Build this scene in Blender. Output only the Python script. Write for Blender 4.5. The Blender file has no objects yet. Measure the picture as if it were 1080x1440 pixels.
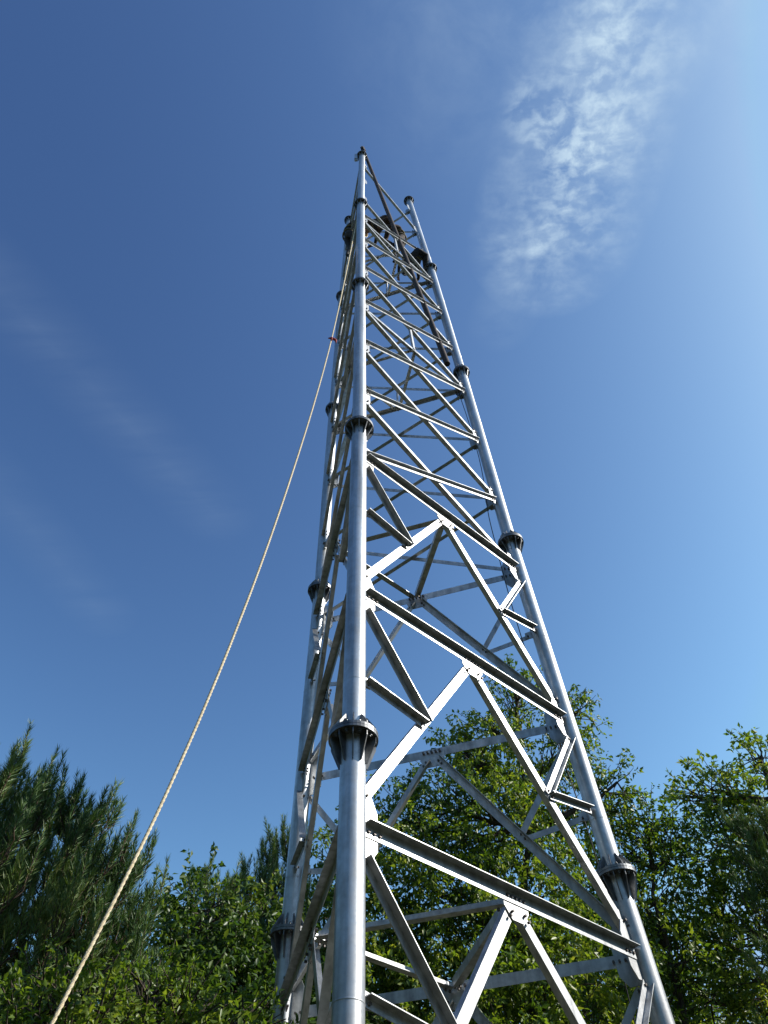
import bpy, bmesh, math, random
import numpy as np
from mathutils import Vector, Matrix
random.seed(7); rng = np.random.default_rng(11)
S = bpy.context.scene; COL = S.collection
R = math.radians
# ------------------------------------------------------------------ camera
CAMZ = 1.6
PITCH, ROLL, FPX = 0.900907701, -0.0518484446, 1116.917
cF = Vector((0, math.cos(PITCH), math.sin(PITCH))); cU0 = Vector((0, -math.sin(PITCH), math.cos(PITCH))); cR0 = Vector((1, 0, 0))
cR = cR0*math.cos(ROLL) + cU0*math.sin(ROLL); cU = cU0*math.cos(ROLL) - cR0*math.sin(ROLL)
cam_d = bpy.data.cameras.new('camera'); cam = bpy.data.objects.new('camera', cam_d); COL.objects.link(cam)
m = Matrix((cR, cU, -cF)).transposed().to_4x4(); m.translation = (0, 0, CAMZ); cam.matrix_world = m
cam_d.sensor_fit = 'VERTICAL'; cam_d.sensor_height = 24; cam_d.lens = FPX/1440*24; cam_d.clip_start = .05; cam_d.clip_end = 5000
S.camera = cam
def ray(px, py, D=None, h=None):
    """a world point: the direction of a photograph pixel, at horizontal distance D or at height h above eye level"""
    d = cF + cR*((px-540)/FPX) - cU*((py-720)/FPX)
    k = D/math.hypot(d.x, d.y) if D is not None else h/d.z
    return Vector((0, 0, CAMZ)) + d*k
# ------------------------------------------------------------------ light
SUN_AZ, SUN_EL = 94, 37            # azimuth clockwise from +Y, elevation
w = bpy.data.worlds.new('World'); S.world = w; w.use_nodes = True
nt = w.node_tree; N = nt.nodes; L = nt.links
for n in list(N): N.remove(n)
def nd(nt_, t, **kw):
    n = nt_.nodes.new(t)
    for k, v in kw.items():
        if k.startswith('i_'):
            key = k[2:]; key = int(key) if key.isdigit() else key.replace('_', ' ')
            n.inputs[key].default_value = v
        else: setattr(n, k, v)
    return n
out = nd(nt, 'ShaderNodeOutputWorld'); bg = nd(nt, 'ShaderNodeBackground'); bg.inputs[1].default_value = 0.085
sky = nd(nt, 'ShaderNodeTexSky'); sky.sky_type = 'NISHITA'; sky.sun_disc = False
sky.sun_elevation = R(SUN_EL); sky.sun_rotation = R(SUN_AZ); sky.air_density = 1.0; sky.dust_density = 1.2; sky.ozone_density = 1.0; sky.altitude = 300
tc = nd(nt, 'ShaderNodeTexCoord'); sep = nd(nt, 'ShaderNodeSeparateXYZ'); L.new(tc.outputs['Generated'], sep.inputs[0])
def M(op, a, b=None, c=None, clamp=False):
    n = nd(nt, 'ShaderNodeMath', operation=op); n.use_clamp = clamp
    for i, v in enumerate((a, b, c)):
        if v is None: continue
        if isinstance(v, (int, float)): n.inputs[i].default_value = v
        else: L.new(v, n.inputs[i])
    return n.outputs[0]
zc = M('MAXIMUM', sep.outputs[2], .05)
u = M('DIVIDE', sep.outputs[0], zc); v = M('DIVIDE', sep.outputs[1], zc)
comb = nd(nt, 'ShaderNodeCombineXYZ'); L.new(u, comb.inputs[0]); L.new(v, comb.inputs[1])
def uv(px, py):
    d = cF + cR*((px-540)/FPX) - cU*((py-720)/FPX); return d.x/d.z, d.y/d.z
def noise(scale, detail, rough, rot=0, sx=1, sy=1, dist=0):
    mp = nd(nt, 'ShaderNodeMapping'); mp.inputs['Rotation'].default_value[2] = rot; mp.inputs['Scale'].default_value = (sx, sy, 1)
    L.new(comb.outputs[0], mp.inputs[0])
    n = nd(nt, 'ShaderNodeTexNoise'); n.inputs['Scale'].default_value = scale; n.inputs['Detail'].default_value = detail
    n.inputs['Roughness'].default_value = rough; n.inputs['Distortion'].default_value = dist; L.new(mp.outputs[0], n.inputs[0]); return n.outputs[0]
def blob(p0, p1, wid, power=1.0):
    """soft capsule mask between two sky positions"""
    (u0, v0), (u1, v1) = p0, p1
    du, dv = u1-u0, v1-v0; l2 = du*du+dv*dv
    a = M('SUBTRACT', u, u0); b = M('SUBTRACT', v, v0)
    t = M('DIVIDE', M('ADD', M('MULTIPLY', a, du), M('MULTIPLY', b, dv)), l2, clamp=True)
    ex = M('SUBTRACT', a, M('MULTIPLY', t, du)); ey = M('SUBTRACT', b, M('MULTIPLY', t, dv))
    d = M('SQRT', M('ADD', M('MULTIPLY', ex, ex), M('MULTIPLY', ey, ey)))
    return M('POWER', M('SUBTRACT', 1.0, M('DIVIDE', d, wid), clamp=True), power)
n1 = noise(9, 6, .62, .5, 1, 1, .3); n2 = noise(38, 4, .55, .3, 1, 1.25, .25); n3 = noise(5, 5, .6, -.75, .5, 3, .3); n4 = noise(22, 5, .6, 1.25, .55, 1.9, .4)
def ramp(x, lo, hi): return M('DIVIDE', M('SUBTRACT', x, lo), hi-lo, clamp=True)
main = blob(uv(915, -90), uv(782, 330), .115, .9)
core = M('ADD', blob(uv(870, 40), uv(805, 300), .07, .8), M('MULTIPLY', blob(uv(750, 150), uv(800, 215), .045, 1.), 1.2))
fac = M('MULTIPLY', main, M('MULTIPLY', ramp(n1, .34, .66), M('ADD', .30, M('ADD', M('MULTIPLY', ramp(n2, .38, .66), .55), M('MULTIPLY', ramp(n4, .42, .68), .5)))))
fac = M('MULTIPLY', fac, .78)
fac = M('ADD', fac, M('MULTIPLY', M('MULTIPLY', core, ramp(n2, .44, .64)), .34))
tail = M('MULTIPLY', blob(uv(770, 330), uv(705, 450), .05, 1.), M('MULTIPLY', ramp(n1, .3, .7), .16))
st = M('MULTIPLY', blob(uv(-60, 350), uv(300, 720), .075, 1.3), M('MULTIPLY', ramp(n3, .25, .8), .085))
st2 = M('MULTIPLY', blob(uv(-60, 620), uv(140, 860), .07, 1.), M('MULTIPLY', ramp(n3, .25, .8), .05))
st3 = M('MULTIPLY', blob(uv(1100, -40), uv(700, 30), .20, 1.), M('MULTIPLY', ramp(n1, .35, .75), .22))
fac = M('ADD', M('ADD', fac, tail), M('ADD', st, M('ADD', st2, st3)), clamp=True)
mixc = nd(nt, 'ShaderNodeMix', data_type='RGBA'); L.new(fac, mixc.inputs[0])
ss = nd(nt, 'ShaderNodeSeparateColor'); L.new(sky.outputs[0], ss.inputs[0]); cc = nd(nt, 'ShaderNodeCombineColor')   # a phone's contrast in the blue of the sky
for k, (pw, kk, mxv) in enumerate(((1.9, 1.10, 3.2), (1.92, 1.02, 5.3), (1.6, 1.01, 8.3))):
    L.new(M('MINIMUM', M('MULTIPLY', M('POWER', ss.outputs[k], pw), kk), mxv), cc.inputs[k])
L.new(cc.outputs[0], mixc.inputs[6]); mixc.inputs[7].default_value = (5.6, 7.2, 8.6, 1)
L.new(mixc.outputs[2], bg.inputs[0]); L.new(bg.outputs[0], out.inputs[0])
sd = bpy.data.lights.new('sun', 'SUN'); sd.energy = 5.0; sd.angle = R(.53); sd.color = (1, .95, .87)
sun = bpy.data.objects.new('sun', sd); COL.objects.link(sun)
svec = Vector((math.sin(R(SUN_AZ))*math.cos(R(SUN_EL)), math.cos(R(SUN_AZ))*math.cos(R(SUN_EL)), math.sin(R(SUN_EL))))
sun.rotation_euler = svec.to_track_quat('Z', 'Y').to_euler()
S.view_settings.view_transform = 'Standard'; S.view_settings.look = 'None'; S.view_settings.exposure = 0.3; S.view_settings.gamma = 1
# ------------------------------------------------------------------ materials
def mat(name, col, rough=.6, metal=0., bump=None, var=None, spec=.5):
    m = bpy.data.materials.new(name); m.use_nodes = True; t = m.node_tree; b = t.nodes['Principled BSDF']
    b.inputs['Base Color'].default_value = (*col, 1); b.inputs['Roughness'].default_value = rough; b.inputs['Metallic'].default_value = metal
    b.inputs['Specular IOR Level'].default_value = spec
    co = nd(t, 'ShaderNodeTexCoord')
    if var:
        sc, c2, lo, hi = var
        n = nd(t, 'ShaderNodeTexNoise'); n.inputs['Scale'].default_value = sc; n.inputs['Detail'].default_value = 6; n.inputs['Roughness'].default_value = .65
        t.links.new(co.outputs['Object'], n.inputs[0])
        r = nd(t, 'ShaderNodeMapRange'); r.inputs[1].default_value = lo; r.inputs[2].default_value = hi; t.links.new(n.outputs[0], r.inputs[0])
        mx = nd(t, 'ShaderNodeMix', data_type='RGBA'); mx.inputs[6].default_value = (*col, 1); mx.inputs[7].default_value = (*c2, 1)
        t.links.new(r.outputs[0], mx.inputs[0]); t.links.new(mx.outputs[2], b.inputs['Base Color'])
    if bump:
        n = nd(t, 'ShaderNodeTexNoise'); n.inputs['Scale'].default_value = bump[0]; n.inputs['Detail'].default_value = 4
        t.links.new(co.outputs['Object'], n.inputs[0]); bp = nd(t, 'ShaderNodeBump'); bp.inputs['Strength'].default_value = bump[1]; bp.inputs['Distance'].default_value = .01
        t.links.new(n.outputs[0], bp.inputs['Height']); t.links.new(bp.outputs[0], b.inputs['Normal'])
    return m
def galvanised(name, c1, c2, rough, metal):
    m = bpy.data.materials.new(name); m.use_nodes = True; t = m.node_tree; b = t.nodes['Principled BSDF']; b.inputs['Metallic'].default_value = metal
    co = nd(t, 'ShaderNodeTexCoord'); P_ = co.outputs['Object']
    n = nd(t, 'ShaderNodeTexNoise'); n.inputs['Scale'].default_value = 9; n.inputs['Detail'].default_value = 8; n.inputs['Roughness'].default_value = .7; t.links.new(P_, n.inputs[0])
    vo = nd(t, 'ShaderNodeTexVoronoi'); vo.inputs['Scale'].default_value = 55; t.links.new(P_, vo.inputs[0])
    mp = nd(t, 'ShaderNodeMapping'); mp.inputs['Scale'].default_value = (14, 14, .8); t.links.new(P_, mp.inputs[0])
    st = nd(t, 'ShaderNodeTexNoise'); st.inputs['Scale'].default_value = 1.; st.inputs['Detail'].default_value = 5; t.links.new(mp.outputs[0], st.inputs[0])
    def mr(i, lo, hi, a, c):
        r = nd(t, 'ShaderNodeMapRange'); r.inputs[1].default_value = lo; r.inputs[2].default_value = hi; r.inputs[3].default_value = a; r.inputs[4].default_value = c
        t.links.new(i, r.inputs[0]); return r.outputs[0]
    mx = nd(t, 'ShaderNodeMix', data_type='RGBA'); mx.inputs[6].default_value = (*c1, 1); mx.inputs[7].default_value = (*c2, 1); t.links.new(mr(n.outputs[0], .35, .68, 0, 1), mx.inputs[0])
    mx2 = nd(t, 'ShaderNodeMix', data_type='RGBA', blend_type='MULTIPLY'); mx2.inputs[0].default_value = 1; t.links.new(mx.outputs[2], mx2.inputs[6])
    cr = nd(t, 'ShaderNodeCombineColor')
    o = mr(st.outputs[0], .3, .6, .62, 1.0)
    for k in range(3): t.links.new(o, cr.inputs[k])
    t.links.new(cr.outputs[0], mx2.inputs[7]); t.links.new(mx2.outputs[2], b.inputs['Base Color'])
    ad = nd(t, 'ShaderNodeMath', operation='ADD'); t.links.new(mr(n.outputs[0], .3, .7, rough-.07, rough+.1), ad.inputs[0]); t.links.new(mr(vo.outputs['Color'], 0, 1, -.04, .04), ad.inputs[1])
    t.links.new(ad.outputs[0], b.inputs['Roughness'])
    bp = nd(t, 'ShaderNodeBump'); bp.inputs['Strength'].default_value = .2; bp.inputs['Distance'].default_value = .004; t.links.new(n.outputs[0], bp.inputs['Height']); t.links.new(bp.outputs[0], b.inputs['Normal'])
    return m
STEEL = galvanised('galvanised_steel', (.54, .55, .555), (.36, .37, .375), .43, .86)
TUBE = galvanised('galvanised_tube', (.62, .635, .65), (.45, .465, .48), .42, .76)
COLLAR = galvanised('shade_darkened_zinc', (.27, .275, .28), (.13, .135, .14), .46, .85)  # galvanised flanges, underside shade put into the colour as a darker tone
BOLT = mat('dark_bolt_steel', (.10, .09, .085), .5, .6)
RUST = mat('rusty_pipe', (.035, .020, .017), .75, .1, (60, .3), (8, (.065, .05, .045), .4, .65))
ROPE = mat('pale_rope', (.80, .70, .50), .9, 0, (300, .5), (30, (.62, .50, .32), .4, .7))
WIRE = mat('dark_wire', (.04, .04, .045), .6, .3)
REDC = mat('red_cloth', (.38, .05, .03), .8)
CLOTH = mat('dark_workwear', (.022, .022, .030), .9, 0, (90, .4), (14, (.04, .035, .035), .4, .6))
CLOTH2 = mat('brown_workwear', (.045, .030, .024), .9, 0, (90, .4), (14, (.07, .05, .04), .4, .6))
SKIN = mat('skin', (.36, .21, .14), .6)
HAT = mat('yellow_helmet_plastic', (.50, .36, .08), .35)
HATD = mat('dark_cap', (.03, .03, .035), .7)
WEB = mat('safety_webbing', (.16, .13, .06), .8)
BOOT = mat('boot_rubber', (.02, .02, .02), .7)
CONC = mat('concrete', (.33, .32, .30), .9, 0, (30, .4), (6, (.26, .25, .23), .4, .6))
BARK = mat('bark', (.085, .065, .048), .95, 0, (25, .8), (10, (.045, .035, .028), .4, .6))
PBARK = mat('pine_bark', (.10, .06, .04), .95, 0, (25, .8), (10, (.05, .035, .028), .4, .6))
def leafmat(name, cols, trans=.35, rough=.42, scale=.55):
    m = bpy.data.materials.new(name); m.use_nodes = True; t = m.node_tree; b = t.nodes['Principled BSDF']; o = t.nodes['Material Output']
    g = nd(t, 'ShaderNodeNewGeometry'); co = nd(t, 'ShaderNodeTexCoord')
    n = nd(t, 'ShaderNodeTexNoise'); n.inputs['Scale'].default_value = scale; n.inputs['Detail'].default_value = 3; t.links.new(co.outputs['Object'], n.inputs[0])
    a = nd(t, 'ShaderNodeMath', operation='MULTIPLY_ADD'); a.inputs[1].default_value = .55; a.inputs[2].default_value = -.27
    t.links.new(g.outputs['Random Per Island'], a.inputs[0])
    a2 = nd(t, 'ShaderNodeMath', operation='ADD'); t.links.new(a.outputs[0], a2.inputs[0]); t.links.new(n.outputs[0], a2.inputs[1])
    r = nd(t, 'ShaderNodeValToRGB'); e = r.color_ramp.elements
    e[0].position = .22; e[0].color = (*cols[0], 1); e[1].position = .85; e[1].color = (*cols[-1], 1)
    for k, c in enumerate(cols[1:-1]): x = e.new(.22+.63*(k+1)/(len(cols)-1)); x.color = (*c, 1)
    t.links.new(a2.outputs[0], r.inputs[0]); t.links.new(r.outputs[0], b.inputs['Base Color']); b.inputs['Roughness'].default_value = rough
    tr = nd(t, 'ShaderNodeBsdfTranslucent'); hs = nd(t, 'ShaderNodeMix', data_type='RGBA', blend_type='MULTIPLY'); hs.inputs[0].default_value = 1
    t.links.new(r.outputs[0], hs.inputs[6]); hs.inputs[7].default_value = (1.5, 1.5, .5, 1); t.links.new(hs.outputs[2], tr.inputs[0])
    ms = nd(t, 'ShaderNodeMixShader'); ms.inputs[0].default_value = trans; t.links.new(b.outputs[0], ms.inputs[1]); t.links.new(tr.outputs[0], ms.inputs[2]); t.links.new(ms.outputs[0], o.inputs[0])
    return m
LEAF_A = leafmat('broad_leaf', [(.048, .095, .015), (.105, .180, .024), (.190, .265, .036), (.32, .35, .07)], .45)
LEAF_B = leafmat('dark_leaf', [(.030, .070, .018), (.058, .115, .026), (.10, .165, .034), (.17, .22, .05)], .4)
LEAF_C = leafmat('bright_leaf', [(.040, .085, .015), (.080, .145, .020), (.135, .21, .030), (.22, .28, .05)], .45)
NEEDLE = leafmat('pine_needle', [(.040, .095, .028), (.075, .150, .040), (.125, .21, .050), (.20, .25, .065)], .15, .5, .8)
# ------------------------------------------------------------------ helpers
def tag(o, label=None, cat=None, group=None, kind=None):
    if label: o['label'] = label
    if cat: o['category'] = cat
    if group: o['group'] = group
    if kind: o['kind'] = kind
    return o
def empty(name, loc=(0, 0, 0)):
    o = bpy.data.objects.new(name, None); COL.objects.link(o); o.location = loc; o.empty_display_size = .2; return o
def link(name, me, parent=None):
    o = bpy.data.objects.new(name, me); COL.objects.link(o)
    if parent is not None:
        o.parent = parent; base = Vector((0, 0, 0)); p = parent
        while p is not None: base += p.location; p = p.parent
        o.location = -base          # meshes below are written in world coordinates
    return o
class MB:
    def __init__(s): s.v = []; s.f = []; s.m = []; s.sm = []
    def add(s, vs, fs, mi=0, smooth=False):
        k = len(s.v); s.v += [tuple(x) for x in vs]; s.f += [tuple(i+k for i in f) for f in fs]; s.m += [mi]*len(fs); s.sm += [smooth]*len(fs)
    def build(s, name, mats, parent=None):
        me = bpy.data.meshes.new(name); me.from_pydata(s.v, [], s.f)
        for x in (mats if isinstance(mats, (list, tuple)) else [mats]): me.materials.append(x)
        me.polygons.foreach_set('material_index', s.m); me.polygons.foreach_set('use_smooth', s.sm); me.update()
        return link(name, me, parent)
    def prism(s, poly, d, mi=0):
        """polygon (world points) extruded by vector d"""
        n = len(poly); a = [Vector(p) for p in poly]; b = [p+d for p in a]
        nor = (a[1]-a[0]).cross(a[2]-a[0])
        fs = [tuple(range(n)), tuple(range(2*n-1, n-1, -1))] + [(i, i+n, (i+1) % n+n, (i+1) % n) for i in range(n)]
        if nor.dot(d) > 0: fs = [tuple(reversed(f)) for f in fs]
        s.add(a+b, fs, mi)
    def tube(s, pts, rad, n=12, cap=True, mi=0, smooth=True):
        pts = [Vector(p) for p in pts]; rad = rad if isinstance(rad, (list, tuple)) else [rad]*len(pts)
        t = (pts[1]-pts[0]).normalized(); x = t.orthogonal().normalized(); rings = []
        for i, p in enumerate(pts):
            t = ((pts[min(i+1, len(pts)-1)]-pts[max(i-1, 0)])).normalized(); x = (x - t*x.dot(t)).normalized(); y = t.cross(x)
            rings.append([p + (x*math.cos(a)+y*math.sin(a))*rad[i] for a in [2*math.pi*k/n for k in range(n)]])
        vs = [q for r in rings for q in r]; fs = []
        for i in range(len(pts)-1):
            for k in range(n): fs.append((i*n+k, i*n+(k+1) % n, (i+1)*n+(k+1) % n, (i+1)*n+k))
        s.add(vs, fs, mi, smooth)
        if cap: s.add(rings[0], [tuple(range(n-1, -1, -1))], mi); s.add(rings[-1], [tuple(range(n))], mi)
    def bolt(s, p, n, r=.015, h=.016, mi=1):
        s.tube([p, p+n*h], r, 6, True, mi, False)
# ------------------------------------------------------------------ tower
NODE = [[(-0.33781389, 5.35114159, 3.86096765), (-0.26784666, 5.61315603, 8.86586961), (-0.22216373, 5.78423021, 14.02101752), (-0.17035377, 5.97824897, 19.33509748), (-0.10400455, 6.22671459, 24.60003385)],
        [(2.10956775, 7.80269907, 3.86096765), (1.84767297, 7.73228526, 8.86586961), (1.67667692, 7.68631075, 14.02101752), (1.48274677, 7.6341701, 19.33509748), (1.23439462, 7.5673974, 24.60003385)],
        [(-1.23723413, 8.69641501, 3.86096765), (-1.04530658, 8.50481438, 8.86586961), (-0.91999347, 8.37971472, 14.02101752), (-0.77787327, 8.2378366, 19.33509748), (-0.59587034, 8.05614368, 24.60003385)]]
UPZ = Vector((0, 0, CAMZ))
LEG = []
for k in range(3):
    a = [Vector(p) for p in NODE[k]]
    d = (a[1]-a[0])/(a[1].z-a[0].z); a = [a[0]+d*(-1.30-a[0].z)] + a
    LEG.append(a)
def at(k, h):
    a = LEG[k % 3]
    for i in range(len(a)-1):
        if h <= a[i+1].z or i == len(a)-2:
            return a[i] + (a[i+1]-a[i])*((h-a[i].z)/(a[i+1].z-a[i].z)) + UPZ
TR = [.100, .097, .094, .091, .085]        # tube radius of each section
def trad(h):
    z = [3.861, 8.866, 14.02, 19.335]
    return TR[sum(h > q for q in z)]
base = sum((at(k, -1.3) for k in range(3)), Vector())/3; base.z = 0
tower = tag(empty('lattice_tower', base), 'tall three-legged galvanised steel lattice tower under construction, rising from bottom edge to upper middle', 'tower')
FL_R = [.20, .190, .165, .160, .155]
for k in range(3):
    for i in range(5):                     # one tube per section, flange by flange
        mb = MB(); p, q = LEG[k][i]+UPZ, LEG[k][i+1]+UPZ; mb.tube([p, p.lerp(q, .5), q], TR[i], 40, True)
        for fr in (.115, .62):             # weld beads
            c = p.lerp(q, fr); mb.tube([c-(q-p).normalized()*.006, c, c+(q-p).normalized()*.006], [TR[i]+.0005, TR[i]+.003, TR[i]+.0005], 40, False)
        leg = mb.build('leg', TUBE, tower)
        # flange pair, ribs above and below, ring of bolts at the top end of this tube
        mb = MB(); ax = (q-p).normalized(); x = (at(k, 5)-base); x = (x-ax*x.dot(ax)).normalized(); y = ax.cross(x); rf = FL_R[i]; rt = TR[i]; rn = TR[min(i+1, 4)]
        def ring(z0, z1, r0, r1, n=40):
            V = []
            for z, r in ((z0, r0), (z0, r1), (z1, r1), (z1, r0)):
                V += [q+ax*z+(x*math.cos(2*math.pi*j/n)+y*math.sin(2*math.pi*j/n))*r for j in range(n)]
            F = []
            for s_ in range(4):
                for j in range(n):
                    a0, a1 = s_*n+j, s_*n+(j+1) % n; b0, b1 = ((s_+1) % 4)*n+j, ((s_+1) % 4)*n+(j+1) % n; F.append((a0, b0, b1, a1))
            mb.add(V, [tuple(reversed(f)) for f in F], 0)
        ring(-.026, -.002, rt*.55, rf)
        top = i == 4
        if not top: ring(.002, .026, rn*.55, rf)
        else: mb.tube([q-ax*.03, q+ax*.001], rt*.98, 30, True)
        hl, hu = .20+.04*(i == 0), .15
        for j in range(10):
            a = 2*math.pi*(j+.5)/10; r_ = x*math.cos(a)+y*math.sin(a); tn = ax.cross(r_)*.008
            def rib(z0, z1, rr):
                P_ = [q+ax*z0+r_*(rr-.004), q+ax*z0+r_*(rf-.012), q+ax*(z0+(z1-z0)*.22)+r_*(rf-.012), q+ax*z1+r_*(rr+.018), q+ax*z1+r_*(rr-.004)]
                mb.prism([v_-tn*.5 for v_ in P_], tn)
            rib(-.026, -.026-hl, rt)
            if not top: rib(.026, .026+hu, rn)
            ab = a+math.pi/10; c = q+(x*math.cos(ab)+y*math.sin(ab))*((rf+rt)/2+.012)
            mb.tube([c-ax*.055, c+ax*.06], .010, 6, True, 0, False); mb.bolt(c-ax*.027, -ax, .019, .018, 0); mb.bolt(c+ax*(.027 if not top else 0), ax, .019, .018, 0)
        mb.build('flange', [COLLAR, BOLT], tower)
    mb = MB(); p = LEG[k][0]+UPZ               # base plate on a concrete pedestal (out of frame)
    mb.tube([p-Vector((0, 0, .03)), p+Vector((0, 0, .0))], .30, 32, True); mb.build('base_plate', STEEL, tower)
    mb = MB(); c = Vector((p.x, p.y, 0)); mb.prism([c+Vector((a, b, -.1)) for a, b in ((-.45, -.45), (.45, -.45), (.45, .45), (-.45, .45))], Vector((0, 0, p.z-.03+.1)))
    mb.build('footing', CONC, tower)
cen = lambda h: (at(0, h)+at(1, h)+at(2, h))/3
def fnormal(i, j):
    a, b, c = at(i, 3), at(j, 3), at(i, 15); n = (b-a).cross(c-a).normalized(); mid = (a+b)/2
    return n if n.dot(mid-cen(3)) > 0 else -n
TH = .007
def angle_bar(name, p0, p1, n, w, side, outw, off=.007, bolts0=2, bolts1=2, w2=None):
    """rolled steel angle: flat leaf of width w in the face plane; standing leaf on edge 'side' (+1/-1 across n x axis) pointing outw (+1 outward, -1 inward)"""
    ax = (p1-p0).normalized(); n = (n-ax*n.dot(ax)).normalized(); s = n.cross(ax)*side; w2 = w2 or w
    o = n*off*outw
    prof = [s*(w/2), s*(w/2)+n*outw*w2, s*(w/2-TH)+n*outw*w2, s*(w/2-TH)+n*outw*TH, -s*(w/2)+n*outw*TH, -s*(w/2)]
    mb = MB(); a = [p0+o+q for q in prof]; b = [p1+o+q for q in prof]; V = a+b; F = [(i, (i+1) % 6, (i+1) % 6+6, i+6) for i in range(6)]
    F += [(5, 4, 3, 0), (3, 2, 1, 0), (6, 9, 10, 11), (6, 7, 8, 9)]
    # orient outward
    me_c = (p0+p1)/2+o
    mb.add(V, F)
    L_ = (p1-p0).length
    for e, nb in ((0, bolts0), (1, bolts1)):
        for q in range(nb):
            d = .035+.055*q; c = (p0+ax*d if e == 0 else p1-ax*d) + o - s*w*.06
            mb.bolt(c+n*outw*TH, n*outw, .0135, .013); mb.bolt(c-n*outw*(.014), -n*outw, .012, .024)
    ob = mb.build(name, [STEEL, BOLT], tower)
    bm = bmesh.new(); bm.from_mesh(ob.data); bmesh.ops.recalc_face_normals(bm, faces=bm.faces); bm.to_mesh(ob.data); bm.free()
    return ob
def gusset(name, poly, n, bolts=()):
    mb = MB(); mb.prism([p-n*.006 for p in poly], n*.012)
    for b in bolts: mb.bolt(b+n*.006, n, .015, .02); mb.bolt(b-n*.006, -n, .015, .03)
    return mb.build(name, [STEEL, BOLT], tower)
def trim(p, q, a, b):
    d = (q-p).normalized(); return p+d*a, q-d*b
KL = [-2.04+.02, .53, 3.10, 5.66, 8.22]; XL = [8.22, 9.90, 11.58, 13.27, 15.0, 16.72, 18.45, 20.2, 21.95, 23.75]
FACES = [(0, 1), (1, 2), (2, 0)]
for fi, (i, j) in enumerate(FACES):
    n = fnormal(i, j)
    # side: s = n x axis; for an axis pointing left->right (seen from outside) n x axis points up (checked below)
    lr = (at(j, 5)-at(i, 5)).normalized(); up_side = 1 if n.cross(lr).z > 0 else -1
    def leg_gusset(k, other, h, up, dn, wd):
        a = at(k, h); dv = at(other, h)-a; dv = dv.normalized(); r = trad(h)-.004; leg_ax = (at(k, h+.3)-at(k, h)).normalized()
        dv = (dv-leg_ax*dv.dot(leg_ax)).normalized()
        P_ = [a+dv*r+leg_ax*(-dn), a+dv*(r+wd*.55)+leg_ax*(-dn), a+dv*(r+wd)+leg_ax*(-dn*.55), a+dv*(r+wd)+leg_ax*(up*.6), a+dv*(r+wd*.6)+leg_ax*up, a+dv*r+leg_ax*up]
        bl = []
        gusset('gusset_plate', P_, n, bl)
    # K panels
    for q in range(len(KL)):
        h1 = KL[q]
        if h1 < -1: continue
        a, b = at(i, h1), at(j, h1); r = trad(h1); p0, p1 = trim(a, b, r+.015, r+.015)
        angle_bar('horizontal_brace', p0, p1, n, .106, up_side, 1, .007, 3, 3, .078)
        leg_gusset(i, j, h1, .30, .22, .15); leg_gusset(j, i, h1, .30, .22, .15)
        mid = (a+b)/2; ex = (b-a).normalized(); ez = n.cross(ex)*up_side
        gp = [mid+ex*(-.15)+ez*.03, mid+ex*.15+ez*.03, mid+ex*.15-ez*.09, mid+ex*.07-ez*.19, mid-ex*.07-ez*.19, mid-ex*.15-ez*.09]
        gusset('gusset_plate', gp, n, [mid+ex*x_*.05-ez*.0 for x_ in (-2, -1, 0, 1, 2)])
    for q in range(len(KL)-1):
        lo, hi = KL[q], KL[q+1]
        top = (at(i, hi)+at(j, hi))/2
        ex = (at(j, hi)-at(i, hi)).normalized(); ez = n.cross(ex)*up_side
        # K diagonals from the apex to the leg gussets
        for sgn, leg_i in ((-1, i), (1, j)):
            h_end = lo+.10
            foot = at(leg_i, h_end) if lo > -1 else at(leg_i, max(h_end, -1.25))
            apex = top + ex*sgn*.035 - ez*.07
            p0, p1 = trim(foot, apex, trad(lo)+.045, .035)
            ax = (p1-p0).normalized(); upd = n.cross(ax)
            # standing leaf inward, on the left edge as seen from outside
            sd_ = 1 if upd.dot(ex) < 0 else -1
            angle_bar('diagonal_brace', p0, p1, n, .090, sd_, -1, .007, 2, 2, .065)
            # redundants: K diagonal third point to leg
            dm = p0.lerp(p1, .50)
            hs_ = at(leg_i, hi-.12)
            a0, a1 = trim(hs_, dm, trad(hi)+.05, -.02); ax2 = (a1-a0).normalized(); c2 = n.cross(ax2); s2 = 1 if c2.dot(ex)*1. > 0 else -1
            angle_bar('redundant_brace', a0, a1, n, .070, s2 if sgn < 0 else s2, 1, .007+.001, 1, 1)
            hk = dm.z-UPZ.z+.09
            b0 = at(leg_i, hk); a0, a1 = trim(b0, dm-ax*.05, trad(hk)+.02, -.02); c2 = n.cross((a1-a0).normalized()); s2 = 1 if c2.z > 0 else -1
            angle_bar('redundant_brace', a0, a1, n, .065, s2, 1, .008, 1, 1)
            tb = at(leg_i, hk); dv = (dm-tb).normalized(); la = (at(leg_i, hk+.2)-tb).normalized(); dv = (dv-la*dv.dot(la)).normalized(); r = trad(hk)-.004
            gusset('gusset_plate', [tb+dv*r-la*.06, tb+dv*(r+.09)-la*.045, tb+dv*(r+.09)+la*.045, tb+dv*r+la*.06], n, [])
    # X panels
    for q in range(len(XL)):
        h = XL[q]
        if q: leg_gusset(i, j, h, .20, .19, .11); leg_gusset(j, i, h, .20, .19, .11)
        if q == len(XL)-1: continue
        lo, hi = XL[q], XL[q+1]
        wx = .066 if q < 6 else .06
        top_open = q >= 7                  # uppermost section is still being assembled
        rise = not (fi == 0 and q in (7, 8)); fall = not (fi == 0 and q == 7)
        a0, a1 = trim(at(i, lo+.05), at(j, hi-.05), trad(lo)+.03, trad(hi)+.03)
        mid_x = (a0+a1)/2
        if rise: angle_bar('diagonal_brace', a0, a1, n, wx, up_side, 1, .007, 2, 2, wx*.8)
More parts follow.
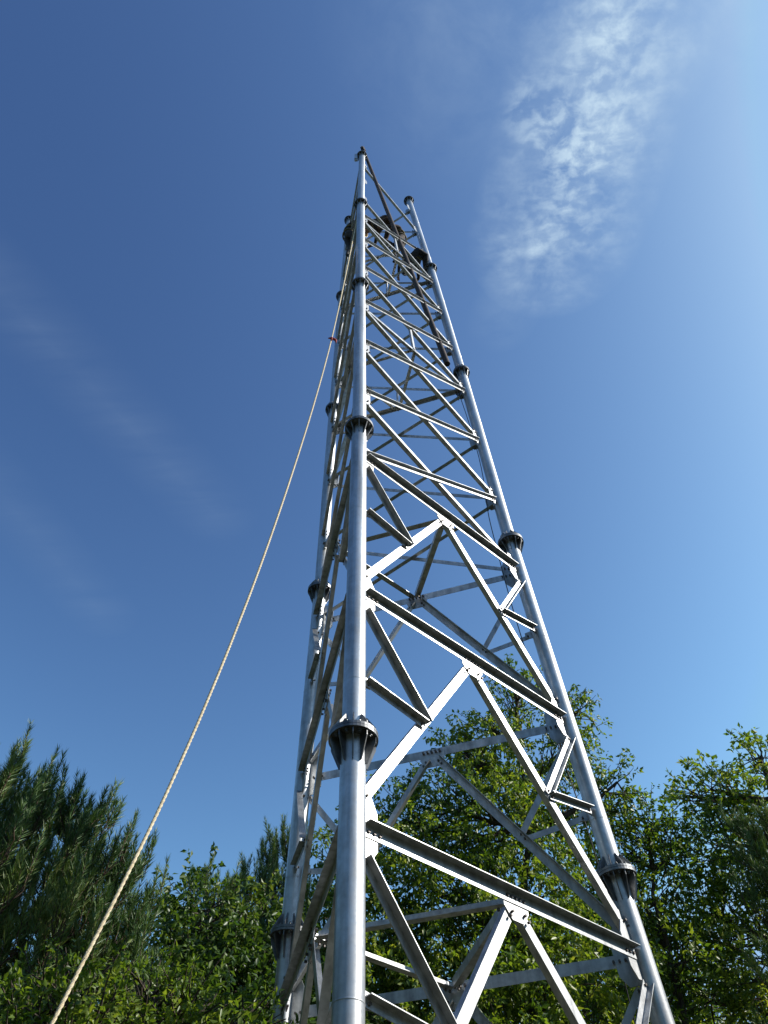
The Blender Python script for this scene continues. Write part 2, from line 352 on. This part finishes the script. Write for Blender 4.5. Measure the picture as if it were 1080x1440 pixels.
        b0, b1 = trim(at(i, hi-.05), at(j, lo+.05), trad(hi)+.03, trad(lo)+.03); ax = (b1-b0).normalized(); c2 = n.cross(ax); s2 = 1 if c2.z < 0 else -1
        if fall: angle_bar('diagonal_brace', b0, b1, n, wx, s2, -1, .007, 2, 2)
        if h in (13.27, 18.45):
            a, b = at(i, h), at(j, h); p0, p1 = trim(a, b, trad(h)+.02, trad(h)+.02)
            angle_bar('horizontal_brace', p0-n*.03, p1-n*.03, n, .07, up_side, -1, .007, 2, 2)
            m0 = (at(i, h)+at(j, h))/2; angle_bar('redundant_brace', m0-n*.02, mid_x-n*.012, n, .045, 1, -1, .007, 1, 1)
# plan bracing triangles at three levels
for h in (3.10, 8.22, 13.27, 18.45):
    ms = [(at(i, h)+at(j, h))/2 for i, j in FACES]
    for q in range(3):
        p0, p1 = trim(ms[q], ms[(q+1) % 3], .05, .05); z = Vector((0, 0, 1))
        angle_bar('plan_brace', p0-z*(.02+.012*q), p1-z*(.02+.012*q), z, .075 if h < 10 else .055, 1 if q != 1 else -1, 1, .005, 2, 2)
# ------------------------------------------------------------------ gin pole, cable, rope, tag
g0, g1 = ray(629, 512, h=13.9), ray(511, 211, h=25.6)
gp = tag(empty('gin_pole', g0), 'dark rusty lifting pole leaning inside the upper half of the steel tower', 'lifting pole')
mb = MB(); mb.tube([g0, g0.lerp(g1, .5), g1], [.060, .055, .045], 20); mb.build('pole', RUST, gp)
gd = (g1-g0).normalized()
for fr in (.03, .2, .38, .55, .72, .93):
    mb = MB(); c = g0.lerp(g1, fr); mb.tube([c-gd*.03, c-gd*.03, c+gd*.03, c+gd*.03], [.05, .075, .075, .05], 20, False); mb.build('collar', WIRE, gp)
sx = gd.orthogonal().normalized()
mb = MB(); hc = g1+gd*.12; yv = gd.cross(sx)
mb.tube([hc-yv*.03, hc-yv*.012, hc, hc+yv*.012, hc+yv*.03], [.085, .085, .065, .085, .085], 20, True); mb.build('sheave', WIRE, gp)
for sg in (-1, 1):
    mb = MB(); c = g1+yv*sg*.045-yv*.005; mb.prism([c-sx*.05-gd*.1, c+sx*.05-gd*.1, c+sx*.035+gd*.2, c-sx*.035+gd*.2], yv*.01); mb.build('cheek_plate', RUST, gp)
def spline(pts, n=12):
    pts = [Vector(p) for p in pts]; P_ = [2*pts[0]-pts[1]]+pts+[2*pts[-1]-pts[-2]]; out_ = []
    for i in range(1, len(P_)-2):
        a, b, c, d = P_[i-1:i+3]
        for k in range(n):
            t = k/n; out_.append(.5*((2*b)+(c-a)*t+(2*a-5*b+4*c-d)*t*t+(3*b-a-3*c+d)*t**3))
    return out_+[pts[-1]]
hp = [hc+sx*.09, ray(645, 552, h=13.2), ray(691, 742, h=9.2), ray(736, 905, h=6.9), ray(838, 1205, h=4.25), ray(893, 1440, h=2.95)]
e_ = hp[-1]+(hp[-1]-hp[-2])*.6; e2 = Vector((e_.x+.1, e_.y+.05, .02))
mb = MB(); mb.tube(spline(hp+[e2]), .0065, 6); tag(mb.build('hoist_cable', WIRE), 'thin dark steel cable hanging inside the tower beside its right leg', 'cable')
# tag line rope, pale, from the top of the near leg down to the lower left corner
rpx = [(513, 256), (499, 322), (484, 400), (465, 487), (444, 562), (407, 680), (370, 788), (329, 895), (286, 1000), (229, 1132), (159, 1270), (124, 1338), (74, 1438)]
T_ = ray(513, 256, h=23.0); B_ = ray(75, 1436, D=4.3); dTB = (B_-T_).normalized(); rp = []
for px, py in rpx:                              # nearest point of the taut line to each sight line, so the rope keeps a gentle sag
    o = Vector((0, 0, CAMZ)); r_ = (ray(px, py, D=5)-o).normalized(); wv = T_-o; b = r_.dot(dTB)
    t = (b*wv.dot(dTB)-wv.dot(r_))/(b*b-1); rp.append(o+r_*t)
rp = [rp[0]]+[(rp[k-1]+rp[k]*2+rp[k+1])/4 for k in range(1, len(rp)-1)]+[rp[-1]]; B_ = rp[-1]; ed_ = (rp[-1]-rp[-2]).normalized()
end = B_+ed_*((B_.z-.05)/abs(ed_.z))
mb = MB(); cl = spline(rp+[end], 8); seg = [(cl[k+1]-cl[k]).length for k in range(len(cl)-1)]; tot = sum(seg); stp = .018; fine = []
for k in range(len(cl)-1):
    q = max(1, int(seg[k]/stp)); fine += [cl[k].lerp(cl[k+1], j/q) for j in range(q)]
for st_ in range(3):
    P_ = []
    xr = Vector((1, 0, 0)); yr = dTB.cross(xr).normalized(); xr = yr.cross(dTB)
    for k, c_ in enumerate(fine): a = k*stp/.09*2*math.pi+st_*2.0944; P_.append(c_+(xr*math.cos(a)+yr*math.sin(a))*.0055)
    mb.tube(P_, .0062, 5)
tag(mb.build('rope', ROPE), 'pale tan rope running from the tower top down to the lower left', 'rope')
c = rp[3]; mb = MB()
mb.tube([c+Vector((-.05, 0, .03)), c+Vector((-.02, -.01, .01)), c, c+Vector((.03, -.01, -.02)), c+Vector((.06, 0, -.05)), c+Vector((.07, .01, -.12))], [.006, .016, .018, .020, .020, .004], 8)
mb.tube([c+Vector((.0, 0, .03)), c+Vector((.01, -.02, -.03)), c+Vector((.0, -.01, -.11))], [.02, .018, .004], 8)
tag(mb.build('red_cloth_tag', REDC), 'small red cloth knotted on the pale rope beside the tower', 'tag')
# small pulley on the top flange of the near leg
tp = at(0, 24.35)+Vector((-.17, -.03, 0)); pu = tag(empty('pulley', tp), 'small pale pulley block hanging at the top of the nearest tower leg', 'pulley')
mb = MB(); mb.prism([tp+Vector((-.035, -.03, .25)), tp+Vector((.035, -.03, .25)), tp+Vector((.045, -.03, -.22)), tp+Vector((-.045, -.03, -.22))], Vector((0, .03, 0))); mb.build('cheek_plate', STEEL, pu)
mb = MB(); mb.tube([tp+Vector((0, -.01, -.25)), tp+Vector((0, .0, -.25)), tp+Vector((0, .04, -.25))], [.06, .05, .06], 18); mb.build('wheel', STEEL, pu)
mb = MB(); mb.tube([tp+Vector((0, 0, .25)), tp+Vector((.06, .0, .32)), tp+Vector((.14, .02, .30))], .012, 8); mb.build('hook', STEEL, pu)
# ------------------------------------------------------------------ people
def skin_mesh(joints, edges, rads, sub=2):
    me = bpy.data.meshes.new('t'); me.from_pydata([tuple(j) for j in joints], edges, []); o = bpy.data.objects.new('t', me); COL.objects.link(o)
    o.modifiers.new('s', 'SKIN'); sv = me.skin_vertices[0].data
    for k, r in enumerate(rads): sv[k].radius = (r, r) if not isinstance(r, tuple) else r
    for k in range(len(joints)): sv[k].use_root = (k == 0)
    sb = o.modifiers.new('d', 'SUBSURF'); sb.levels = sub; sb.render_levels = sub
    dg = bpy.context.evaluated_depsgraph_get(); me2 = bpy.data.meshes.new_from_object(o.evaluated_get(dg)); bpy.data.objects.remove(o); return me2
def person(loc, yaw, J, label, cloth, hatm, grp='workers up on the tower'):
    """J: joint positions in the person's own frame (x right, y forward, z up, metres), origin at the feet"""
    Rm = Matrix.Rotation(yaw, 3, 'Z'); W = lambda p: Rm @ Vector(p) + loc
    e = tag(empty('person', loc), label, 'person', grp)
    names = ['pelvis', 'belly', 'chest', 'neck', 'head', 'crown', 'nose', 'lsh', 'lel', 'lwr', 'rsh', 'rel', 'rwr', 'lhip', 'lkn', 'lan', 'ltoe', 'rhip', 'rkn', 'ran', 'rtoe']
    jj = {k: Vector(J[k]) for k in J}
    nk = jj['neck']; up = (jj['head']-nk).normalized(); fw = Vector(J.get('face', (0, 1, 0))).normalized()
    jj['crown'] = jj['head']+up*.10; jj['nose'] = jj['head']+fw*.10-up*.01
    rad = dict(pelvis=(.15, .11), belly=(.135, .10), chest=(.155, .11), neck=.058, head=.092, crown=.07, nose=.018, lsh=.07, lel=.045, lwr=.030, rsh=.07, rel=.045, rwr=.030,
               lhip=.095, lkn=.062, lan=.045, ltoe=.04, rhip=.095, rkn=.062, ran=.045, rtoe=.04)
    idx = {k: q for q, k in enumerate(names)}; pts = [W(jj[k]) for k in names]; rr = [rad[k] for k in names]
    E_ = [('pelvis', 'belly'), ('belly', 'chest'), ('chest', 'neck'), ('neck', 'head'), ('head', 'crown'), ('head', 'nose'), ('chest', 'lsh'), ('lsh', 'lel'), ('lel', 'lwr'), ('chest', 'rsh'), ('rsh', 'rel'), ('rel', 'rwr'),
          ('pelvis', 'lhip'), ('lhip', 'lkn'), ('lkn', 'lan'), ('lan', 'ltoe'), ('pelvis', 'rhip'), ('rhip', 'rkn'), ('rkn', 'ran'), ('ran', 'rtoe')]
    ed = [(idx[a], idx[b]) for a, b in E_]
    handp = []
    for s_ in 'lr':                       # palm, four curled fingers and a thumb
        wr, el = jj[s_+'wr'], jj[s_+'el']; d = (wr-el).normalized(); sd_ = d.cross(up).normalized() if abs(d.dot(up)) < .95 else Vector((1, 0, 0)); cl = d.cross(sd_)
        pts.append(W(wr+d*.07)); rr.append((.040, .016)); palm = len(pts)-1; ed.append((idx[s_+'wr'], palm)); handp.append(W(wr+d*.07))
        for q in range(4):
            ln = (.07, .08, .075, .06)[q]; b0 = wr+d*.10+sd_*(-.030+.020*q)
            pts += [W(b0), W(b0+d*ln*.5+cl*.012), W(b0+d*ln*.75+cl*.035)]; rr += [.010, .009, .007]; k = len(pts)-3; ed += [(palm, k), (k, k+1), (k+1, k+2)]
        b0 = wr+d*.05-sd_*.045; pts += [W(b0), W(b0+d*.035-sd_*.02+cl*.01)]; rr += [.011, .009]; k = len(pts)-2; ed += [(palm, k), (k, k+1)]
    me = skin_mesh(pts, ed, rr); me.materials.append(cloth); me.materials.append(SKIN); me.materials.append(BOOT)
    hd = W(jj['head']); ank = [W(jj['lan']), W(jj['ran']), W(jj['ltoe']), W(jj['rtoe'])]
    for p in me.polygons:
        c = p.center; p.use_smooth = True
        if (c-hd).length < .165 or min((c-h_).length for h_ in handp) < .10: p.material_index = 1
        elif min((c-h_).length for h_ in ank) < .085: p.material_index = 2
    me.name = 'body'; link('body', me, e)
    # helmet: dome with brim
    upw = Rm @ up; fww = (Rm @ fw); fww = (fww-upw*fww.dot(upw)).normalized(); sdw = upw.cross(fww); c = hd+upw*.045; mb = MB(); V = []; n = 20; rows = [(0, .135, .155), (0, .118, .13), (.04, .112, .125), (.08, .09, .10), (.105, .05, .06), (.115, .002, .002)]
    for z, ra, rb in rows: V += [c+upw*z+sdw*ra*math.cos(2*math.pi*k/n)+fww*rb*math.sin(2*math.pi*k/n) for k in range(n)]
    mb.add(V, [(r_*n+k, r_*n+(k+1) % n, (r_+1)*n+(k+1) % n, (r_+1)*n+k) for r_ in range(5) for k in range(n)], 0, True); mb.build('safety_helmet', hatm, e)
    for s_ in (-1, 1):
        for k in (0,):
            q = hd+fww*.088+sdw*.032*s_+upw*.012; mb = MB(); mb.tube([q-fww*.01, q, q+fww*.008], [.014, .013, .004], 8); mb.build('eye', BOOT, e)
    mb = MB(); ch, pl = W(jj['chest']), W(jj['pelvis']); ad = (ch-pl).normalized(); fb = sd2 = (Rm @ Vector((1, 0, 0)))
    fb = ad.cross(sd2).normalized()
    for cc, a_, b_ in ((pl+ad*.06, .175, .135), (ch-ad*.04, .18, .135)):
        ringp = [cc+sd2*a_*math.cos(2*math.pi*k/24)+fb*b_*math.sin(2*math.pi*k/24) for k in range(25)]; mb.tube(ringp, .022, 6, False)
    mb.build('safety_harness', WEB, e)
    return e
stand = dict(pelvis=(0, 0, .92), belly=(0, .01, 1.08), chest=(0, .04, 1.30), neck=(0, .07, 1.47), head=(0, .10, 1.60), lsh=(-.19, .05, 1.40), lel=(-.27, .24, 1.25), lwr=(-.20, .45, 1.38), rsh=(.19, .05, 1.40), rel=(.27, .25, 1.22), rwr=(.18, .45, 1.30),
             lhip=(-.11, 0, .88), lkn=(-.17, .12, .48), lan=(-.18, .0, .07), ltoe=(-.20, .15, .03), rhip=(.11, 0, .88), rkn=(.20, .22, .55), ran=(.22, .10, .17), rtoe=(.24, .25, .12), face=(0, 1, -.15))
bend = dict(pelvis=(0, -.12, .80), belly=(0, .04, .92), chest=(0, .26, 1.02), neck=(0, .42, 1.06), head=(0, .54, 1.10), lsh=(-.19, .30, 1.02), lel=(-.30, .46, .80), lwr=(-.22, .62, .62), rsh=(.19, .30, 1.02), rel=(.33, .48, .84), rwr=(.26, .70, .74),
            lhip=(-.12, -.12, .78), lkn=(-.27, .16, .50), lan=(-.28, -.05, .10), ltoe=(-.32, .10, .05), rhip=(.12, -.12, .78), rkn=(.30, .16, .52), ran=(.34, -.02, .10), rtoe=(.38, .12, .05), face=(0, .7, -.7))
p1 = ray(489, 350, h=20.0); p2 = ray(541, 330, h=20.2); p3 = ray(592, 378, h=19.0); p4 = ray(566, 346, h=19.4)
person(p1, R(-75), stand, 'worker in dark clothes standing behind the nearest tower leg, left of it', CLOTH, HATD)
person(p2, R(60), bend, 'worker bending forward between the tower legs, just right of the nearest leg', CLOTH2, HAT)
person(p4+Vector((0, .1, -.3)), R(95), stand, 'worker in brown clothes standing in the middle of the tower behind the lifting pole', CLOTH2, HATD)
person(p3, R(35), bend, 'worker crouching against the right tower leg just above its second flange from the top', CLOTH, HATD)
# ------------------------------------------------------------------ ground
mb = MB(); n = 60; V = []; F = []
for a in range(n+1):
    for b in range(n+1):
        x_ = (a/n*2-1); y_ = (b/n*2-1); x_ = math.copysign(abs(x_)**2.2, x_)*900; y_ = math.copysign(abs(y_)**2.2, y_)*900
        d = math.hypot(x_, y_-6); z_ = 0 if d < 9 else min(d-9, 60)*.02*(1+math.sin(x_*.11)*.5+math.cos(y_*.13)*.5) ; V.append((x_, y_, z_))
for a in range(n):
    for b in range(n): F.append((a*(n+1)+b, (a+1)*(n+1)+b, (a+1)*(n+1)+b+1, a*(n+1)+b+1))
mb.add(V, F, 0, True)
GROUND = mat('earth_and_grass', (.04, .055, .02), .95, 0, (3, .5), (.6, (.08, .065, .04), .42, .6))
tag(mb.build('ground', GROUND), kind='structure')
# ------------------------------------------------------------------ vegetation
def quick_mesh(name, V, quads, mats, parent, tris=None, smooth=False):
    me = bpy.data.meshes.new(name); k = 4 if quads is not None else 3; Fc = quads if quads is not None else tris
    me.vertices.add(len(V)); me.vertices.foreach_set('co', V.astype(np.float32).ravel())
    me.loops.add(Fc.size); me.loops.foreach_set('vertex_index', Fc.astype(np.int32).ravel())
    me.polygons.add(len(Fc)); me.polygons.foreach_set('loop_start', np.arange(len(Fc), dtype=np.int32)*k)
    me.update(calc_edges=True)
    me.materials.append(mats); return link(name, me, parent)
def unit(a): return a/np.maximum(np.linalg.norm(a, axis=-1, keepdims=True), 1e-9)
def leaves(cen_, out_, count, size, asp, droop, spread):
    """leaf cards (bent rhombi) set around short twigs; cen_ (N,3) twig bases, out_ (N,3) twig directions"""
    Nn = len(cen_); t = np.linspace(.1, 1, count)[None, :, None]; tw = spread*(.6+.8*rng.random((Nn, 1, 1)))
    sag = np.zeros((Nn, count, 3)); sag[..., 2] = -(t[..., 0]**2)*tw[..., 0]*.35
    pos = cen_[:, None]+out_[:, None]*t*tw+sag+rng.normal(0, size*.25, (Nn, count, 3)); pos = pos.reshape(-1, 3); K = len(pos)
    d = unit(np.repeat(out_, count, 0)*.5+rng.normal(0, .75, (K, 3))+np.array([0, 0, -droop])); nrm = unit(np.cross(d, rng.normal(0, 1, (K, 3)))+np.array([0, 0, .5])); nrm = unit(nrm-d*np.sum(nrm*d, 1, keepdims=True)); s = np.cross(d, nrm)
    Ls = size*(.65+.6*rng.random((K, 1))); W_ = Ls*asp
    a = pos; b = pos+d*Ls*.45+s*W_*.5+nrm*W_*.18; c_ = pos+d*Ls-nrm*Ls*.12; e = pos+d*Ls*.45-s*W_*.5+nrm*W_*.18
    # split down the midrib: two triangles sharing base and tip
    V = np.stack([a, b, c_, e], 1).reshape(-1, 3); i0 = np.arange(K)*4; T = np.stack([np.stack([i0, i0+1, i0+2], 1), np.stack([i0, i0+2, i0+3], 1)], 1).reshape(-1, 3)
    return V, T
def limb(mb, a, b, r0, r1, wob=.08, n=6, seg=7):
    a, b = np.array(a), np.array(b); L_ = np.linalg.norm(b-a); pts = [a+(b-a)*(k/seg)+(rng.normal(0, wob*L_/seg, 3) if 0 < k < seg else 0)+np.array([0, 0, -math.sin(math.pi*k/seg)*L_*.05]) for k in range(seg+1)]
    mb.tube([Vector(p) for p in pts], [r0+(r1-r0)*k/seg for k in range(seg+1)], n, True); return pts
def broadleaf(name, label, cat, root, lobes, mt, size=.12, asp=.5, dens=1., droop=.5, per=13, spread=.38, grp=None, trunk_r=.16, bark=BARK):
    """lobes: (x, y, z, rx, rz) crown masses in world metres"""
    e = tag(empty(name, root), label, cat, grp); VV = []; TT = []; k0 = 0; mb = MB()
    lb = sorted(lobes, key=lambda q: q[2]); topc = np.array(lb[-1][:3]); rt = np.array(root)
    spine = limb(mb, rt, topc, trunk_r, .02, .10, 9, 14)
    for (x_, y_, z_, rx, rz) in lobes:
        c = np.array([x_, y_, z_]); Nn = int(145*dens*(rx*rx*rz)**.70)+14
        dr = unit(rng.normal(0, 1, (Nn, 3))); rad = (.30+.70*rng.random((Nn, 1))**.55)
        lump = 1+.22*np.sin(dr[:, :1]*5+x_*3)*np.cos(dr[:, 1:2]*4.3+y_)+.18*np.sin(dr[:, 2:]*7+z_*2)
        p = c+dr*rad*lump*np.array([rx, rx, rz]); od = unit(dr*.8+rng.normal(0, .45, (Nn, 3))+np.array([0, 0, .15]))
        V, T = leaves(p, od, per, size, asp, droop, spread); VV.append(V); TT.append(T+k0); k0 += len(V)
        sp = min(spine, key=lambda q: np.linalg.norm(q-c)+(3 if q[2] > z_-rz*.3 else 0)); pr = limb(mb, sp, c, trunk_r*.36, .025, .12, 6, 6)
        for q in rng.choice(Nn, min(Nn, 34), replace=False): limb(mb, pr[rng.integers(2, 7)], p[q]+od[q]*spread*.8, .014, .004, .10, 4, 4)
    quick_mesh('crown', np.concatenate(VV), None, mt, e, np.concatenate(TT)); mb.build('trunk', bark, e)
    return e
def pine(name, label, root, height, spread_r, nw, mt=NEEDLE, grp=None, dens=1., zmin=.25, shoot=.42, lean=(0, 0)):
    """young long-needled pine: upturned branches ending in upright needle candles"""
    e = tag(empty(name, root), label, 'pine tree', grp); mb = MB(); rt = np.array(root); top = rt+np.array([lean[0], lean[1], height]); spine = limb(mb, rt, top, .03+.016*height, .015, .05, 8, 12)
    SB, SD, SL = [top-np.array([0, 0, .1])], [np.array([0, 0, 1.])], [shoot*1.5]
    for wv in range(nw):
        f = zmin+(1-zmin)*((wv+.5)/nw)**.9; zc_ = rt+(top-rt)*f; Rr = spread_r*(1-f)**.75+.35; nb = rng.integers(5, 8); a0 = rng.random()*6.28
        for b in range(nb):
            a = a0+b*6.283/nb+rng.normal(0, .2); Lb = Rr*(.75+.4*rng.random()); hd = np.array([math.cos(a), math.sin(a), 0])
            pts = [zc_+hd*Lb*t+np.array([0, 0, Lb*(.20*t+.55*t*t)]) for t in np.linspace(0, 1, 7)]
            mb.tube([Vector(p) for p in pts], [max(.006, .022*Lb*(1-.85*t)) for t in np.linspace(0, 1, 7)], 5, True)
            ns = int((6+Lb*12)*dens)
            for s_ in range(ns):
                t = .30+.70*(s_+rng.random()*.6)/ns if s_ < ns-1 else 1.; t = min(t, 1.); q = t*6; i_ = min(int(q), 5); p = pts[i_]+(pts[i_+1]-pts[i_])*(q-i_)
                tang = unit(pts[i_+1]-pts[i_]); side = np.cross(tang, [0, 0, 1])*rng.choice([-1, 1])
                ln_side = (1-t*.6)*Lb*.33*rng.random(); p2_ = p+unit(side+tang*.7+np.array([0, 0, .45]))*ln_side
                if ln_side > .08: mb.tube([Vector(p), Vector((p+p2_)/2+np.array([0, 0, -.01])), Vector(p2_)], [.008, .007, .005], 4, False)
                SB.append(p2_); SD.append(unit(tang*.30+side*.22+np.array([0, 0, 1.25+.6*rng.random()])+rng.normal(0, .16, 3))); SL.append(shoot*(.55+.8*rng.random()))
                if ln_side > .3: SB.append((p+p2_)/2); SD.append(unit(tang+side*.5+np.array([0, 0, .8*rng.random()]))); SL.append(shoot*.6)
    SB, SD, SL = np.array(SB), np.array(SD), np.array(SL); Kn = 76; Nn = len(SB)
    t = rng.random((Nn, Kn, 1))**.85; base_ = SB[:, None]+SD[:, None]*t*SL[:, None, None]; ra = unit(rng.normal(0, 1, (Nn, Kn, 3))); ra = unit(ra-SD[:, None]*np.sum(ra*SD[:, None], -1, keepdims=True))
    op = .42+.75*(1-t); nd_ = unit(SD[:, None]+ra*op); ln = (.105+.08*rng.random((Nn, Kn, 1)))*(1-.35*t); wv_ = unit(np.cross(nd_, rng.normal(0, 1, (Nn, Kn, 3))))*.0052
    droop_ = np.zeros_like(nd_); droop_[..., 2] = .004
    V = np.stack([base_-wv_, base_+wv_, base_+nd_*ln+droop_], 2).reshape(-1, 3); T = np.arange(len(V)).reshape(-1, 3)
    quick_mesh('crown', V, None, mt, e, T)
    for q in range(Nn): mb.tube([Vector(SB[q]), Vector(SB[q]+SD[q]*SL[q]*.9)], [.007, .003], 4, False)
    mb.build('trunk', PBARK, e); return e
def lobe(px, py, D, rx, rz): p = ray(px, py, D=D); return (p.x, p.y, p.z, rx, rz)
def foot(px, D): p = ray(px, 1440, D=D); return (p.x, p.y, 0.)
bl = 'broadleaf trees behind the tower'
broadleaf('broadleaf_tree', 'tallest bushy broadleaf tree standing directly behind the tower, its peak between the two right legs', 'tree', foot(690, 14), [
    lobe(724, 975, 14, .46, .70), lobe(690, 1030, 14, .5, .5), lobe(815, 1000, 14.3, .34, .45), lobe(650, 1060, 14, .5, .5), lobe(715, 1085, 14, .8, .8), lobe(800, 1050, 14.2, .42, .75), lobe(668, 1075, 13.6, .40, .5), lobe(620, 1130, 13.8, .75, .75), lobe(560, 1160, 14, .75, .85), lobe(700, 1170, 13.6, 1.0, 1.0),
    lobe(800, 1140, 14.4, .75, .8), lobe(868, 1100, 14.2, .34, .22), lobe(600, 1240, 13.4, 1.2, 1.1), lobe(740, 1270, 13.6, 1.2, 1.1), lobe(640, 1340, 13.2, 1.3, 1.0), lobe(540, 1330, 13.4, 1.1, 1.1), lobe(780, 1380, 13.6, 1.2, 1.0), lobe(580, 1440, 13, 1.4, 1.0), lobe(720, 1460, 13, 1.4, 1.0)],
    LEAF_A, .105, .46, 1.35, .8, 18, .40, bl, .17)
broadleaf('broadleaf_tree', 'yellow-green broadleaf tree just outside the right tower leg, lower than its neighbours', 'tree', foot(900, 15), [
    lobe(905, 1150, 15, .62, .42), lobe(880, 1200, 15, .6, .5), lobe(945, 1200, 15.2, .6, .45), lobe(905, 1270, 15, .9, .7), lobe(860, 1290, 15.4, .6, .8), lobe(940, 1350, 15, 1.0, .8), lobe(880, 1430, 15, 1.1, .8)],
    LEAF_C, .12, .42, 1.0, .3, 13, .36, bl, .13)
broadleaf('broadleaf_tree', 'tall dark broadleaf tree at the right edge of the picture', 'tree', foot(1060, 16), [
    lobe(1070, 1065, 16, .50, .55), lobe(1000, 1110, 16, .60, .55), lobe(1085, 1140, 16, .9, .65), lobe(965, 1120, 16.2, .3, .3), lobe(1010, 1190, 16, .8, .8), lobe(1080, 1230, 16, 1.1, .9), lobe(990, 1290, 16.4, .9, .8), lobe(1080, 1350, 16, 1.3, 1.0), lobe(1000, 1410, 16.5, 1.1, .9)],
    LEAF_A, .115, .50, 1.1, .4, 14, .38, bl, .15)
broadleaf('broadleaf_tree', 'round dark broadleaf tree left of the tower between the pines', 'tree', foot(290, 12), [
    lobe(290, 1280, 12, .75, .45), lobe(240, 1320, 12, .6, .5), lobe(350, 1310, 12.2, .7, .55), lobe(220, 1390, 12, .8, .6), lobe(310, 1390, 11.8, 1.0, .7), lobe(395, 1370, 12.2, .7, .7), lobe(270, 1470, 11.8, 1.3, .8), lobe(385, 1450, 12, .9, .8)],
    LEAF_B, .105, .5, 1.5, .35, 14, .33, bl, .12)
broadleaf('broadleaf_tree', 'shaded broadleaf tree low in the gap behind the left tower leg', 'tree', foot(460, 15), [
    lobe(455, 1290, 15, .7, .7), lobe(480, 1200, 15.5, .5, .5), lobe(440, 1380, 15, 1.0, .9), lobe(500, 1400, 15.4, 1.1, 1.0), lobe(470, 1460, 15, 1.2, .9)],
    LEAF_B, .12, .5, 1.1, .5, 13, .38, bl, .12)
broadleaf('broadleaf_tree', 'dim broadleaf tree deep behind the right tower leg, partly hidden', 'tree', foot(830, 20), [
    lobe(830, 1250, 20, 1.0, 1.0), lobe(780, 1330, 20, 1.3, 1.1), lobe(860, 1350, 20, 1.3, 1.1), lobe(920, 1440, 20, 1.5, 1.1), lobe(800, 1450, 20, 1.6, 1.1), lobe(700, 1400, 20, 1.5, 1.1), lobe(1010, 1420, 21, 1.5, 1.1)],
    LEAF_B, .14, .5, .8, .4, 12, .42, bl, .14)
sh = 'leafy shrubs at the lower left'
broadleaf('shrub', 'bright green leafy shrub at the lower left under the large pine', 'shrub', foot(80, 7), [
    lobe(40, 1410, 7, .42, .26), lobe(110, 1400, 7.1, .38, .25), lobe(20, 1470, 6.8, .5, .3), lobe(120, 1465, 6.8, .5, .3), lobe(70, 1450, 6.8, .5, .3)], LEAF_C, .062, .45, 3.0, .1, 12, .20, sh, .04)
broadleaf('shrub', 'bright green leafy shrub at the bottom in front of the round dark tree', 'shrub', foot(250, 7.4), [
    lobe(215, 1400, 7.4, .36, .26), lobe(270, 1435, 7.3, .45, .26), lobe(345, 1440, 7.5, .36, .22), lobe(190, 1460, 7.2, .45, .3), lobe(300, 1475, 7.2, .5, .3)], LEAF_C, .065, .45, 3.0, .1, 12, .20, sh, .04)
pg = 'pines left of the tower'
def pine_at(label, px, py, D, spread_r, nw, **kw):
    t = ray(px, py, D=D); return pine('pine_tree', label, (t.x, t.y, 0.), t.z, spread_r, nw, grp=pg, **kw)
pine_at('large pine at the left edge, tallest of the pines', -5, 1120, 9.5, 1.45, 10, zmin=.45)
pine_at('pine with dense upright tufts, second from the left edge', 105, 1165, 9.8, 1.25, 9, zmin=.45)
pine_at('lower pine right of the two large left pines, beside the pale rope', 165, 1235, 10.2, .85, 8, zmin=.40)
pine_at('slim pine peeping above the round dark broadleaf tree', 302, 1262, 14, .9, 8, zmin=.45)
pine_at('slim pine close to the left tower leg, between two others', 358, 1250, 14.5, .9, 8, zmin=.45)
pine_at('tall thin pine touching the left tower leg in the picture', 406, 1195, 15, 1.0, 10, zmin=.45)
t = ray(1075, 1170, D=13.5); pine('pine_tree', 'greyish pine in front of the dark broadleaf tree at the right edge', (t.x, t.y, 0.), t.z, 1.3, 8, grp=pg+' and at the right edge', zmin=.45, shoot=.34)

# surrounding wood: the clearing is ringed by forest
Kw = 60000; az = rng.random(Kw)*2*math.pi; front = np.abs((az-math.pi/2+math.pi) % (2*math.pi)-math.pi) < R(48)
top_ = np.where(front, .36, .56)+.07*np.sin(az*9)+.05*np.sin(az*23+1)+.03*np.sin(az*51); Dw = 24+7*rng.random(Kw)
back = np.clip((np.cos(az-R(228))-.30)/.35, 0, 1); top_ = top_+back*.30; hz = Dw*top_*rng.random(Kw)**.8; Dw = Dw+np.maximum(hz-10, 0)*.7; hz = hz*1.0
Cw = np.stack([np.cos(az)*Dw, np.sin(az)*Dw+3, hz], 1); dd = unit(rng.normal(0, 1, (Kw, 3))); ee = unit(np.cross(dd, rng.normal(0, 1, (Kw, 3)))); sz = (.20+.34*rng.random((Kw, 1)))*(1+.5*back[:, None])
Vw = np.stack([Cw-dd*sz, Cw+ee*sz*.45, Cw+dd*sz, Cw-ee*sz*.45], 1).reshape(-1, 3); iw = np.arange(Kw)*4
Tw = np.stack([np.stack([iw, iw+1, iw+2], 1), np.stack([iw, iw+2, iw+3], 1)], 1).reshape(-1, 3)
tag(quick_mesh('forest', Vw, None, LEAF_B, None, Tw), 'dark wood ringing the clearing low behind the trees', 'forest', kind='stuff')
